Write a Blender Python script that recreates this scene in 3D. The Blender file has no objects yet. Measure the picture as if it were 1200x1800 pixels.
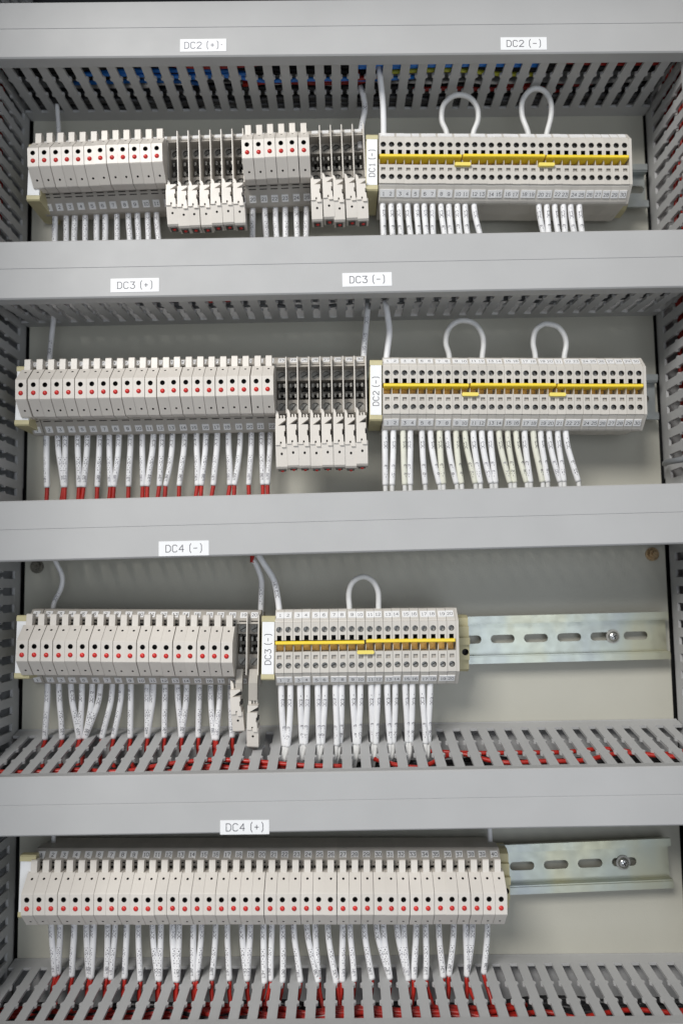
import bpy, math, random
from mathutils import Vector, Matrix, Euler
random.seed(7)
PI = math.pi
SC = bpy.context.scene
COL = SC.collection
MM = 0.001

# ------------------------------------------------------------------ camera
FPX, CAMD = 1430.0, 626.0                 # focal length in photo pixels, distance to the plate in mm
TH, PHI = math.radians(5.19), math.radians(0.9)
Fv = Vector((0, math.cos(TH), math.sin(TH)))
U0 = Vector((0, -math.sin(TH), math.cos(TH)))
R0 = Vector((1, 0, 0))
Rv = R0 * math.cos(PHI) - U0 * math.sin(PHI)
Uv = U0 * math.cos(PHI) + R0 * math.sin(PHI)
cam = bpy.data.cameras.new('camera')
cam.sensor_fit = 'HORIZONTAL'; cam.sensor_width = 24.0; cam.lens = 24.0 * FPX / 1200.0
cam.clip_start = 0.02; cam.clip_end = 20.0
camo = bpy.data.objects.new('camera', cam); COL.objects.link(camo)
M3 = Matrix((Rv, Uv, -Fv)).transposed()
camo.matrix_world = Matrix.Translation((0, -CAMD * MM, 0)) @ M3.to_4x4()
SC.camera = camo
cam.dof.use_dof = True; cam.dof.focus_distance = 0.566; cam.dof.aperture_fstop = 3.6

def P(px, py, p):
    """photo pixel on the plane p mm in front of the mounting plate -> (X, Z) in mm (site survey)"""
    d = Fv * FPX + Rv * (px - 600) - Uv * (py - 900)
    t = (CAMD - p) / d.y
    return (d.x * t, d.z * t)

# ------------------------------------------------------------------ light
w = bpy.data.worlds.new('World'); SC.world = w; w.use_nodes = True
w.node_tree.nodes['Background'].inputs[0].default_value = (0.90, 0.94, 1.0, 1)
w.node_tree.nodes['Background'].inputs[1].default_value = 0.29
def area(name, loc, target, size, power, color):
    l = bpy.data.lights.new(name, 'AREA'); l.shape = 'RECTANGLE'; l.size = size[0]; l.size_y = size[1]
    l.energy = power; l.color = color
    o = bpy.data.objects.new(name, l); COL.objects.link(o)
    o.location = loc
    o.rotation_euler = (Vector(target) - Vector(loc)).to_track_quat('-Z', 'Y').to_euler()
    return o
area('ceiling_lamp', (-0.80, -1.90, 1.20), (0.02, 0, -0.16), (0.95, 0.75), 43.0, (1.0, 0.975, 0.94))
area('fill_light', (0.5, -1.9, -0.30), (0, 0, -0.25), (1.4, 1.2), 7.5, (0.84, 0.91, 1.0))  # added fill from the low front, lifts the undersides; no real source
SC.view_settings.view_transform = 'Standard'; SC.view_settings.look = 'None'
SC.view_settings.exposure = 0.14; SC.view_settings.gamma = 1.0

# ------------------------------------------------------------------ materials
def mat(name, col, rough=0.5, metal=0.0, var=0.05, scale=60.0, bump=0.0, bscale=900.0, spec=0.5, trans=0.0, sss=0.0):
    m = bpy.data.materials.new(name); m.use_nodes = True
    nt = m.node_tree; b = nt.nodes['Principled BSDF']
    b.inputs['Roughness'].default_value = rough; b.inputs['Metallic'].default_value = metal
    b.inputs['Specular IOR Level'].default_value = spec
    if trans: b.inputs['Transmission Weight'].default_value = trans
    tc = nt.nodes.new('ShaderNodeTexCoord')
    geo = nt.nodes.new('ShaderNodeNewGeometry')
    n = nt.nodes.new('ShaderNodeTexNoise'); n.inputs['Scale'].default_value = scale; n.inputs['Detail'].default_value = 5
    nt.links.new(geo.outputs['Position'], n.inputs['Vector'])
    oi = nt.nodes.new('ShaderNodeObjectInfo')
    mr = nt.nodes.new('ShaderNodeMapRange'); mr.inputs['From Min'].default_value = 0.3; mr.inputs['From Max'].default_value = 0.7
    mr.inputs['To Min'].default_value = 1 - var; mr.inputs['To Max'].default_value = 1 + var * 0.7
    nt.links.new(n.outputs['Fac'], mr.inputs['Value'])
    mr2 = nt.nodes.new('ShaderNodeMapRange'); mr2.inputs['To Min'].default_value = 1 - var * 0.7; mr2.inputs['To Max'].default_value = 1 + var * 0.5
    nt.links.new(oi.outputs['Random'], mr2.inputs['Value'])
    mu = nt.nodes.new('ShaderNodeMath'); mu.operation = 'MULTIPLY'
    nt.links.new(mr.outputs[0], mu.inputs[0]); nt.links.new(mr2.outputs[0], mu.inputs[1])
    mx = nt.nodes.new('ShaderNodeVectorMath'); mx.operation = 'SCALE'; mx.inputs[0].default_value = col
    nt.links.new(mu.outputs[0], mx.inputs['Scale'])
    nt.links.new(mx.outputs[0], b.inputs['Base Color'])
    n3 = nt.nodes.new('ShaderNodeTexNoise'); n3.inputs['Scale'].default_value = scale * 3
    nt.links.new(geo.outputs['Position'], n3.inputs['Vector'])
    mr3 = nt.nodes.new('ShaderNodeMapRange'); mr3.inputs['To Min'].default_value = max(0.03, rough - 0.1); mr3.inputs['To Max'].default_value = min(1, rough + 0.1)
    nt.links.new(n3.outputs['Fac'], mr3.inputs['Value']); nt.links.new(mr3.outputs[0], b.inputs['Roughness'])
    if bump:
        n2 = nt.nodes.new('ShaderNodeTexNoise'); n2.inputs['Scale'].default_value = bscale; n2.inputs['Detail'].default_value = 3
        nt.links.new(geo.outputs['Position'], n2.inputs['Vector'])
        bp = nt.nodes.new('ShaderNodeBump'); bp.inputs['Strength'].default_value = bump; bp.inputs['Distance'].default_value = 0.0003
        nt.links.new(n2.outputs['Fac'], bp.inputs['Height']); nt.links.new(bp.outputs[0], b.inputs['Normal'])
    m['links'] = 1
    return m
M_DUCT = mat('duct_pvc', (0.465, 0.468, 0.468), 0.58, var=0.035, scale=25, bump=0.12, bscale=1500, spec=0.35)
M_PLATE = mat('plate_paint', (0.48, 0.47, 0.405), 0.42, var=0.05, scale=9, bump=0.35, bscale=900)
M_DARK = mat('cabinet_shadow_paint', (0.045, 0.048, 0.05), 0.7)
M_BEIGE = mat('carrier_plastic', (0.71, 0.67, 0.615), 0.38, var=0.04, scale=40, bump=0.1)
M_BASE = mat('base_plastic', (0.45, 0.42, 0.375), 0.5, var=0.06, scale=50, bump=0.1)
M_FEED = mat('block_plastic', (0.61, 0.58, 0.53), 0.45, var=0.05, scale=50, bump=0.1)
M_HOLE = mat('hole_dark', (0.012, 0.011, 0.010), 0.6)
M_CAV = mat('cavity_dark', (0.06, 0.055, 0.05), 0.6)
M_SCREW = mat('screw_steel', (0.42, 0.41, 0.38), 0.5, 0.6, var=0.2, scale=500)
M_BRASS = mat('contact_brass', (0.74, 0.42, 0.10), 0.4, 0.35, var=0.25, scale=400)
M_RED = mat('lamp_red', (0.62, 0.025, 0.02), 0.22, var=0.12)
M_YEL = mat('bridge_yellow', (0.98, 0.73, 0.05), 0.38, var=0.05)
M_YEL2 = mat('jumper_yellow', (0.90, 0.74, 0.16), 0.4, var=0.04)
M_CREAM = mat('bracket_cream', (0.56, 0.51, 0.30), 0.5, var=0.08)
M_MARK = mat('marker_white', (0.88, 0.88, 0.88), 0.45, var=0.03)
M_LABEL = mat('label_white', (0.88, 0.89, 0.90), 0.6, var=0.015)
M_INK = mat('ink', (0.035, 0.035, 0.05), 0.6, var=0.3, scale=700)
M_INK2 = mat('ink_faded', (0.15, 0.15, 0.19), 0.6, var=0.5, scale=900)
M_INK3 = mat('ink_grey', (0.09, 0.09, 0.11), 0.6, var=0.3, scale=700)
M_SLEEVE = mat('sleeve_white', (0.86, 0.86, 0.87), 0.42, var=0.05, scale=120, bump=0.15, bscale=600)
M_SLEEVEY = mat('sleeve_ivory', (0.79, 0.79, 0.68), 0.42, var=0.05, scale=120, bump=0.15, bscale=600)
M_WRED = mat('wire_red', (0.44, 0.022, 0.014), 0.38, var=0.15, scale=150)
M_WWHITE = mat('wire_white', (0.70, 0.70, 0.69), 0.4, var=0.08, scale=150)
M_WBLUE = mat('wire_blue', (0.03, 0.24, 0.80), 0.38, var=0.15, scale=150)
M_WBLACK = mat('wire_black', (0.02, 0.02, 0.022), 0.4, var=0.1)
M_WGREY = mat('wire_grey', (0.20, 0.21, 0.22), 0.42, var=0.1)
M_WYEL = mat('wire_yellow_green', (0.55, 0.55, 0.05), 0.42, var=0.1)
def zinc():
    m = bpy.data.materials.new('zinc_chromate'); m.use_nodes = True
    nt = m.node_tree; b = nt.nodes['Principled BSDF']
    b.inputs['Metallic'].default_value = 0.85; b.inputs['Roughness'].default_value = 0.33
    geo = nt.nodes.new('ShaderNodeNewGeometry')
    mp = nt.nodes.new('ShaderNodeMapping'); mp.inputs['Scale'].default_value = (14, 9, 5)
    nt.links.new(geo.outputs['Position'], mp.inputs['Vector'])
    n = nt.nodes.new('ShaderNodeTexNoise'); n.inputs['Scale'].default_value = 1.6; n.inputs['Detail'].default_value = 3
    nt.links.new(mp.outputs[0], n.inputs['Vector'])
    cr = nt.nodes.new('ShaderNodeValToRGB')
    e = cr.color_ramp.elements
    e[0].position = 0.34; e[0].color = (0.40, 0.43, 0.43, 1)
    e[1].position = 0.66; e[1].color = (0.52, 0.51, 0.38, 1)
    x = e.new(0.50); x.color = (0.46, 0.49, 0.43, 1)
    nt.links.new(n.outputs['Fac'], cr.inputs[0]); nt.links.new(cr.outputs[0], b.inputs['Base Color'])
    n2 = nt.nodes.new('ShaderNodeTexNoise'); n2.inputs['Scale'].default_value = 160; n2.inputs['Detail'].default_value = 6
    nt.links.new(geo.outputs['Position'], n2.inputs['Vector'])
    mr = nt.nodes.new('ShaderNodeMapRange'); mr.inputs['To Min'].default_value = 0.2; mr.inputs['To Max'].default_value = 0.5
    nt.links.new(n2.outputs['Fac'], mr.inputs['Value']); nt.links.new(mr.outputs[0], b.inputs['Roughness'])
    return m
M_ZINC = zinc()

# ------------------------------------------------------------------ mesh helpers (all input in mm; y = -p)
class MB:
    def __init__(s): s.v = []; s.f = []; s.m = []; s.s = []
    def vert(s, x, y, z): s.v.append((x * MM, y * MM, z * MM)); return len(s.v) - 1
    def face(s, idx, m=0, smooth=False): s.f.append(tuple(idx)); s.m.append(m); s.s.append(smooth)
    def quad(s, a, b, c, d, m=0): s.face([s.vert(*a), s.vert(*b), s.vert(*c), s.vert(*d)], m)
    def box(s, x0, x1, y0, y1, z0, z1, m=0):
        i = [s.vert(x, y, z) for x in (x0, x1) for y in (y0, y1) for z in (z0, z1)]
        for q in ((0, 1, 3, 2), (4, 6, 7, 5), (0, 4, 5, 1), (2, 3, 7, 6), (0, 2, 6, 4), (1, 5, 7, 3)):
            s.face([i[k] for k in q], m)
    def prism(s, poly, x0, x1, m=0, smooth=False):
        """poly: (z, p) outline, extruded along x"""
        n = len(poly)
        a = [s.vert(x0, -p, z) for z, p in poly]; b = [s.vert(x1, -p, z) for z, p in poly]
        s.face(a, m); s.face(b[::-1], m)
        for k in range(n):
            j = (k + 1) % n; s.face([a[k], b[k], b[j], a[j]], m, smooth)
    def prism_y(s, poly, p0, p1, m=0):
        """poly: (x, z) outline, extruded in depth"""
        n = len(poly)
        a = [s.vert(x, -p0, z) for x, z in poly]; b = [s.vert(x, -p1, z) for x, z in poly]
        s.face(a[::-1], m); s.face(b, m)
        for k in range(n):
            j = (k + 1) % n; s.face([a[k], a[j], b[j], b[k]], m)
    def tube(s, pts, r, n=8, m=0, cap=True):
        pts = [Vector(p) for p in pts]
        ring0 = None; prev = None
        for i, c in enumerate(pts):
            T = (pts[min(i + 1, len(pts) - 1)] - pts[max(i - 1, 0)]).normalized()
            ref = prev if prev is not None else (Vector((0, -1, 0)) if abs(T.y) < 0.9 else Vector((0, 0, 1)))
            N = (ref - T * ref.dot(T)).normalized(); prev = N
            B = T.cross(N)
            rr = r[i] if isinstance(r, (list, tuple)) else r
            ring = []
            for k in range(n):
                a = 2 * PI * k / n
                q = c + (N * math.cos(a) + B * math.sin(a)) * rr
                ring.append(s.vert(*q))
            if ring0:
                for k in range(n):
                    j = (k + 1) % n; s.face([ring0[k], ring0[j], ring[j], ring[k]], m, True)
            elif cap: s.face(ring[::-1], m)
            ring0 = ring
        if cap: s.face(ring0, m)
    def strip(s, path, x0, x1, m=0, feats=None, sides=True):
        """front path (z,p) from top to bottom, as wide as x0..x1. feats: {segment: [(kind, ...)]}"""
        feats = feats or {}
        W = x1 - x0
        for i in range(len(path) - 1):
            (za, pa), (zb, pb) = path[i], path[i + 1]
            A = Vector((0, -pa, za)); Bv = Vector((0, -pb, zb)); L = (Bv - A).length
            if L < 1e-6: continue
            e = (Bv - A) / L; nrm = Vector((1, 0, 0)).cross(e) * 1.0
            if nrm.dot(Vector((0, -1, 0))) < 0 and abs(nrm.y) > 1e-6: nrm = -nrm
            def pt(x, v, d=0): q = A + e * v - nrm * d; return (x, q.y, q.z)
            fl = sorted(feats.get(i, []), key=lambda t: t[1])
            v = 0.0
            for f in fl:
                kind, vc, xc, a, b2, dep, mi = f[:7]
                half = (a if kind == 'c' else b2 / 2) + (0.25 if kind == 'c' else 0)
                v0, v1 = vc - half, vc + half
                if v0 > v + 1e-6: s.quad(pt(x0, v), pt(x0, v0), pt(x1, v0), pt(x1, v), m)
                if kind == 'c':
                    N = 16
                    sq = []
                    for k in range(N):
                        an = 2 * PI * k / N + PI / 4
                        cx, cy = math.cos(an), math.sin(an); mxx = max(abs(cx), abs(cy))
                        ux, uy = cx / mxx, cy / mxx
                        X = xc + ux * half if False else (x0 + x1) / 2 + ux * W / 2
                        sq.append(s.vert(*pt(X, vc + uy * half)))
                    ci = [s.vert(*pt(xc + a * math.cos(2 * PI * k / N + PI / 4), vc + a * math.sin(2 * PI * k / N + PI / 4))) for k in range(N)]
                    di = [s.vert(*pt(xc + a * math.cos(2 * PI * k / N + PI / 4), vc + a * math.sin(2 * PI * k / N + PI / 4), dep)) for k in range(N)]
                    for k in range(N):
                        j = (k + 1) % N
                        s.face([sq[k], sq[j], ci[j], ci[k]], m); s.face([ci[k], ci[j], di[j], di[k]], f[7] if len(f) > 7 else mi)
                    s.face(di, mi)
                else:
                    xa, xb = xc - a / 2, xc + a / 2
                    if xa > x0 + 1e-6: s.quad(pt(x0, v0), pt(x0, v1), pt(xa, v1), pt(xa, v0), m)
                    if xb < x1 - 1e-6: s.quad(pt(xb, v0), pt(xb, v1), pt(x1, v1), pt(x1, v0), m)
                    wm = f[7] if len(f) > 7 else mi
                    s.quad(pt(xa, v0), pt(xa, v1), pt(xa, v1, dep), pt(xa, v0, dep), wm)
                    s.quad(pt(xb, v1), pt(xb, v0), pt(xb, v0, dep), pt(xb, v1, dep), wm)
                    s.quad(pt(xb, v0), pt(xa, v0), pt(xa, v0, dep), pt(xb, v0, dep), wm)
                    s.quad(pt(xa, v1), pt(xb, v1), pt(xb, v1, dep), pt(xa, v1, dep), wm)
                    s.quad(pt(xa, v0, dep), pt(xa, v1, dep), pt(xb, v1, dep), pt(xb, v0, dep), mi)
                v = v1
            if v < L - 1e-6: s.quad(pt(x0, v), pt(x0, L), pt(x1, L), pt(x1, v), m)
        if sides:
            for x, rev in ((x0, 0), (x1, 1)):
                idx = [s.vert(x, -p, z) for z, p in path]
                s.face(idx[::-1] if rev else idx, m)
    def sphere(s, c, r, m=0, flat=1.0, n=12, rings=5):
        """dome facing the viewer (-y)"""
        prev = None
        for j in range(rings + 1):
            a = (PI / 2) * j / rings
            ring = [s.vert(c[0] + r * math.cos(a) * math.cos(2 * PI * k / n), c[1] - r * flat * math.sin(a), c[2] + r * math.cos(a) * math.sin(2 * PI * k / n)) for k in range(n)] if j < rings else [s.vert(c[0], c[1] - r * flat, c[2])]
            if prev:
                for k in range(n):
                    q = (k + 1) % n
                    s.face([prev[k], prev[q], ring[q], ring[k]] if len(ring) > 1 else [prev[k], prev[q], ring[0]], m, True)
            prev = ring
    def mesh(s, name, mats):
        me = bpy.data.meshes.new(name); me.from_pydata(s.v, [], s.f)
        for mm in mats: me.materials.append(mm)
        me.polygons.foreach_set('material_index', s.m); me.polygons.foreach_set('use_smooth', s.s)
        me.update()
        return me
    def build(s, name, mats, parent=None):
        return mk(name, s.mesh(name, mats), parent)
def mk(name, me, parent=None, loc=None, rot=None):
    o = bpy.data.objects.new(name, me); COL.objects.link(o)
    if parent: o.parent = parent
    if loc: o.location = Vector(loc) * MM
    if rot: o.rotation_euler = rot
    return o
def tag(o, label=None, cat=None, group=None, kind=None):
    if label: o['label'] = label
    if cat: o['category'] = cat
    if group: o['group'] = group
    if kind: o['kind'] = kind
    return o
def empty(name, loc, rot=(0, 0, 0)):
    o = bpy.data.objects.new(name, None); COL.objects.link(o); o.empty_display_size = 0.01
    o.location = Vector(loc) * MM; o.rotation_euler = rot
    return o

# ------------------------------------------------------------------ plotter lettering
G = {
 '0': [[(0,1),(0,5),(1,6),(3,6),(4,5),(4,1),(3,0),(1,0),(0,1)]], '1': [[(1,5),(2,6),(2,0)],[(1,0),(3,0)]],
 '2': [[(0,5),(1,6),(3,6),(4,5),(4,4),(0,0),(4,0)]], '3': [[(0,6),(4,6),(2,3.5),(3,3.5),(4,2.5),(4,1),(3,0),(1,0),(0,1)]],
 '4': [[(3,0),(3,6),(0,2),(4,2)]], '5': [[(4,6),(0.5,6),(0,3.2),(1,3.8),(3,3.8),(4,2.8),(4,1),(3,0),(1,0),(0,1)]],
 '6': [[(4,5),(3,6),(1,6),(0,5),(0,1),(1,0),(3,0),(4,1),(4,2.5),(3,3.5),(1,3.5),(0,2.5)]], '7': [[(0,6),(4,6),(1.5,0)]],
 '8': [[(1,3.3),(0,4.2),(0,5.2),(1,6),(3,6),(4,5.2),(4,4.2),(3,3.3),(1,3.3),(0,2.4),(0,0.9),(1,0),(3,0),(4,0.9),(4,2.4),(3,3.3)]],
 '9': [[(0,1),(1,0),(3,0),(4,1),(4,5),(3,6),(1,6),(0,5),(0,3.5),(1,2.6),(3,2.6),(4,3.5)]],
 'D': [[(0,0),(0,6),(2.6,6),(4,4.6),(4,1.4),(2.6,0),(0,0)]], 'C': [[(4,5),(3,6),(1,6),(0,5),(0,1),(1,0),(3,0),(4,1)]],
 'T': [[(0,6),(4,6)],[(2,6),(2,0)]], 'W': [[(0,6),(1,0),(2,4),(3,0),(4,6)]], 'F': [[(0,0),(0,6),(4,6)],[(0,3.2),(3,3.2)]],
 'B': [[(0,0),(0,6),(3,6),(4,5),(4,4),(3,3.2),(0,3.2)],[(3,3.2),(4,2.4),(4,1),(3,0),(0,0)]],
 '(': [[(3,7),(2,5.4),(2,0.8),(3,-1)]], ')': [[(1,7),(2,5.4),(2,0.8),(1,-1)]], '+': [[(0.4,3),(3.6,3)],[(2,1.3),(2,4.7)]],
 '-': [[(0.5,3),(3.5,3)]], '/': [[(0,-0.5),(4,6.5)]], '.': [[(1.8,0),(2.3,0.5)]], ' ': []}
def segs(txt, h, adv=5.6):
    """line segments ((x0,y0),(x1,y1)) of a text, centred, cap height h"""
    k = h / 6.0; out = []
    wd = {'(': 3.4, ')': 3.4, ' ': 3.0, '.': 3.2, '1': adv - 0.6}
    pos = []; cur = 0.0
    for ch in txt:
        pos.append(cur - (1.4 if ch == '(' else 0.4 if ch == ')' else 0)); cur += wd.get(ch, adv)
    W = (cur - (adv - 4)) * k
    for i, ch in enumerate(txt):
        for pl in G[ch]:
            for a, b in zip(pl[:-1], pl[1:]):
                out.append(((a[0] * k + pos[i] * k - W / 2, a[1] * k - h / 2), (b[0] * k + pos[i] * k - W / 2, b[1] * k - h / 2)))
    return out, W
def text_mb(mb, txt, h, lw, fn, m=0, adv=5.6):
    """fn(u, v, lift) -> (x,y,z) in mm"""
    sg, W = segs(txt, h, adv)
    for n, ((ax, ay), (bx, by)) in enumerate(sg):
        dx, dy = bx - ax, by - ay; L = math.hypot(dx, dy)
        if L < 1e-6: continue
        ox, oy = -dy / L * lw / 2, dx / L * lw / 2
        ex, ey = dx / L * lw * 0.3, dy / L * lw * 0.3
        lf = 0.04 + 0.006 * (n % 5)
        mb.quad(fn(ax - ex + ox, ay - ey + oy, lf), fn(ax - ex - ox, ay - ey - oy, lf), fn(bx + ex - ox, by + ey - oy, lf), fn(bx + ex + ox, by + ey + oy, lf), m)

# ------------------------------------------------------------------ cabinet shell and mounting plate
XL_PLATE, _ = P(44, 1000, 0); XL_DUCT, _ = P(38, 1000, 0)
XR_PLATE, _ = P(1170, 1000, 0); XR_DUCT, _ = P(1175.5, 1000, 0)
ZTOP = P(600, 60, 0)[1] ; ZBOT = P(600, 1800, 0)[1] - 60
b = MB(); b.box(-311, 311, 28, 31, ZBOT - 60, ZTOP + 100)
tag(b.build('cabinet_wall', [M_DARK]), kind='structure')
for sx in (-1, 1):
    b = MB(); b.box(*sorted((sx * 312, sx * 315)), -320, 31, ZBOT - 60, ZTOP + 100)  # unseen side walls, brought forward to shade the left edge
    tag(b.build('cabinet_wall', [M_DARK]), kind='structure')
b = MB(); b.box(-315, 315, -320, 31, ZTOP + 100.5, ZTOP + 103)  # unseen roof, added and set low to shade the top
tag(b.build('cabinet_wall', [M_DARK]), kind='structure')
plate = empty('mounting_plate', (0, 0, ZBOT))
tag(plate, 'grey green painted steel mounting plate behind all the rails and trunking', 'mounting plate')
b = MB(); b.box(XL_PLATE, XR_PLATE, 0, 3, 0, ZTOP - ZBOT)
b.build('panel', [M_PLATE], plate)
def bolt(px, py, rusty):
    x, z = P(px, py, 3); z -= ZBOT
    b = MB()
    N = 20
    for r0, r1, p0, p1 in ((0, 5.2, 0, 1.0),):
        b.prism_y([(x + r1 * math.cos(2*PI*k/N), z + r1 * math.sin(2*PI*k/N)) for k in range(N)], 0, p1)
    b.prism_y([(x + 3.7 * math.cos(2*PI*k/6 + .3), z + 3.7 * math.sin(2*PI*k/6 + .3)) for k in range(6)], 1.0, 4.0)
    b.prism_y([(x + 1.9 * math.cos(2*PI*k/12), z + 1.9 * math.sin(2*PI*k/12)) for k in range(12)], 4.0, 6.2)
    m = mat('bolt_zinc', (0.42, 0.30, 0.17) if rusty else (0.20, 0.19, 0.16), 0.4, 0.7, var=0.4, scale=500)
    b.build('bolt', [m], plate)
bolt(1148, 974, True); bolt(63, 996, False)

# ------------------------------------------------------------------ slotted trunking
PITCH, SLOT = 12.5, 5.9
def finger_mesh(v0, v1, thick):
    hw = (PITCH - SLOT) / 2; L = v1 - v0; bw = 1.35
    pts = [(hw, v0)]
    for c in (0.36, 0.67):
        y = v0 + L * c
        pts += [(hw, y - 2.2), (hw + bw, y - 0.9), (hw + bw, y + 0.9), (hw, y + 2.2)]
    pts += [(hw, v1), (-hw, v1)]
    pts += [(-x, y) for x, y in pts[1:-2][::-1]] + [(-hw, v0)]
    b = MB(); n = len(pts); ch = 0.35
    a = [b.vert(x, -y, 0) for x, y in pts]; c = [b.vert(x, -y, thick) for x, y in pts]
    b.face(a[::-1]); b.face(c)
    for k in range(n):
        j = (k + 1) % n; b.face([a[k], a[j], c[j], c[k]])
    return b.mesh('finger', [M_DUCT])
V0, V1, TK, PF = 12.5, 77.0, 2.0, 84.0
def wall(root, A, B, x0, x1, inward, phase, visible, vert=None):
    """slotted wall from back edge A=(z,p) to front edge B=(z,p) in root space; x0..x1 its length"""
    dz, dp = B[0] - A[0], B[1] - A[1]; L = math.hypot(dz, dp)
    ang = math.atan2(-dz, dp)                     # rotation about x of the local -y axis
    k = L / PF
    def place(o, extra=Matrix()):
        R = Matrix.Rotation(ang, 4, 'X')
        if inward < 0: R = R @ Matrix.Diagonal((1, 1, -1, 1))
        o.matrix_basis = Matrix.Translation((0, -A[1] * MM, A[0] * MM)) @ R @ extra
    b = MB(); b.box(x0, x1, -(V0 * k), 0, 0, TK); o = b.build('wall_strip', [M_DUCT], root); place(o)
    me = finger_mesh(V0 * k, V1 * k, TK)
    n0 = math.ceil((x0 + 3.6 - phase) / PITCH); n1 = math.floor((x1 - 3.6 - phase) / PITCH)
    if visible:
        for i in range(n0, n1 + 1):
            o = bpy.data.objects.new('finger', me); COL.objects.link(o); o.parent = root
            place(o, Matrix.Translation(((phase + i * PITCH) * MM, 0, 0)) @ Matrix.Rotation(random.uniform(-.006, .006), 4, 'Z') @ Matrix.Rotation(random.uniform(-.004, .004), 4, 'X'))
    else:
        b = MB()
        for i in range(n0, n1 + 1):
            off = len(b.v)
            for v in me.vertices: b.v.append((v.co.x + (phase + i * PITCH) * MM, v.co.y, v.co.z))
            for f in me.polygons: b.face([q + off for q in f.vertices])
        o = b.build('slotted_wall', [M_DUCT], root); place(o)
    b = MB(); b.box(x0, x1, -L + 1.2, -(V1 * k), 0, TK); o = b.build('wall_rim', [M_DUCT], root); place(o)
def lid(root, zt, zb, x0, x1, p=PF, lip=9.5, out=1.6):
    """C shaped snap on cover with a centre crease"""
    zm = (zt + zb) / 2 + 0.5; c = 0.9
    prof = [(zt + out, p - lip), (zt + out, p - c + 1.5), (zt + out - c, p + 1.5), (zm + 0.55, p + 1.5), (zm + 0.28, p + 1.1), (zm - 0.28, p + 1.1), (zm - 0.55, p + 1.5),
            (zb - out + c, p + 1.5), (zb - out, p - c + 1.5), (zb - out, p - lip), (zb, p - lip), (zb, p), (zt, p), (zt, p - lip)]
    b = MB(); b.prism(prof, x0, x1)
    return b.build('lid', [M_DUCT], root)
def lineZ(a, bb, p):
    (xa, za), (xb, zb) = P(a[0], a[1], p), P(bb[0], bb[1], p)
    sl = (zb - za) / (xb - xa)
    return za - sl * xa, sl                 # Z at X=0, slope
DX0, DX1 = XL_DUCT + 1.0, XR_DUCT - 1.0
DUCTS = []
def hduct(name_label, top, bot, under=None, over=None, vis='bottom', phase=0.0):
    zft, sl = lineZ(*top, PF + 1.5); zfb, _ = lineZ(*bot, PF + 1.5)
    zft -= 1.6; zfb += 1.6
    zbb = lineZ(*under, 0)[0] if under else zfb + 8
    zbt = lineZ(*over, 0)[0] if over else zft - 1
    if over and not under: zbb = zbt - 44
    zc = (zbb + zbt) / 2
    root = empty('wire_trunking', (0, 0, zc), (0, -math.atan(sl), 0))
    tag(root, name_label, 'wire trunking', 'grey slotted wire trunking')
    b = MB(); b.box(DX0, DX1, -2.0, -0.1, zbb - zc, zbt - zc); b.build('back_panel', [M_DUCT], root)
    wall(root, (zbb - zc, 0.1), (zfb - zc, PF), DX0, DX1, 1, phase, vis == 'bottom')
    wall(root, (zbt - zc, 0.1), (zft - zc, PF), DX0, DX1, -1, phase, vis == 'top')
    lid(root, zft - zc, zfb - zc, DX0, DX1)
    D = dict(zc=zc, sl=sl, zbb=zbb, zbt=zbt, zft=zft, zfb=zfb, root=root)
    D['phase'] = phase; DUCTS.append(D); return D
def slot_phase(px, py, p):
    return (P(px, py, p)[0] + PITCH / 2) % PITCH       # a slot is centred at this pixel
D1 = hduct('topmost grey slotted trunking carrying the DC2 (+) and DC2 (-) labels', ((0, 3), (1200, -8)), ((0, 102), (1200, 90)), under=((60, 210), (1125, 205)), vis='bottom', phase=slot_phase(606.5, 115, 74))
D2 = hduct('second grey trunking from the top carrying the DC3 (+) and DC3 (-) labels', ((0, 424), (1200, 402)), ((0, 526), (1200, 504)), under=((50, 569), (1151, 560)), vis='bottom', phase=slot_phase(615, 520, 74))
D3 = hduct('middle grey trunking carrying only the DC4 (-) label', ((0, 881), (1200, 849)), ((0, 988), (1200, 955)), vis='none', phase=slot_phase(600, 900, 74))
D4 = hduct('grey trunking above the bottom rail carrying the DC4 (+) label, open slots on top', ((0, 1367), (1200, 1347)), ((0, 1473), (1200, 1451)), over=((45, 1280), (1179, 1266)), vis='top', phase=slot_phase(593, 1347, 74))
D5 = hduct('lowest grey trunking cut off by the bottom edge, no label', ((0, 1812), (1200, 1802)), ((0, 1925), (1200, 1915)), over=((50, 1688), (1187, 1672)), vis='top', phase=slot_phase(596, 1792, 74))

def vduct(label, X, sgn):
    """vertical trunking; inner slotted wall at X; sgn +1 = right side"""
    root = empty('wire_trunking', (X, 0, ZBOT), (0, -sgn * PI / 2, 0)); tag(root, label, 'wire trunking', 'grey slotted wire trunking')
    # local x runs along world z: right side (+1): rotY(-90): local x -> +z ; local z -> -x ... ; left: local x -> -z, local z -> +x
    Lz = ZTOP - ZBOT + 88
    x0, x1 = (0, Lz) if sgn > 0 else (-Lz, 0)
    # local z of inner wall = 0, outer wall = -60
    b = MB(); b.box(x0, x1, -2.0, -0.1, -60, 0); b.build('back_panel', [M_DUCT], root)
    wall(root, (0, 0.1), (0, PF - 2.5), x0, x1, -1, 3.0, True)
    wall(root, (-60, 0.1), (-60, PF - 2.5), x0, x1, 1, 3.0, False)
    lid(root, 0, -60, x0, x1, p=PF - 2.5)
    return root
vduct('vertical slotted trunking along the left edge of the plate', XL_DUCT, -1)
vduct('vertical slotted trunking along the right edge of the plate', XR_DUCT, 1)

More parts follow.
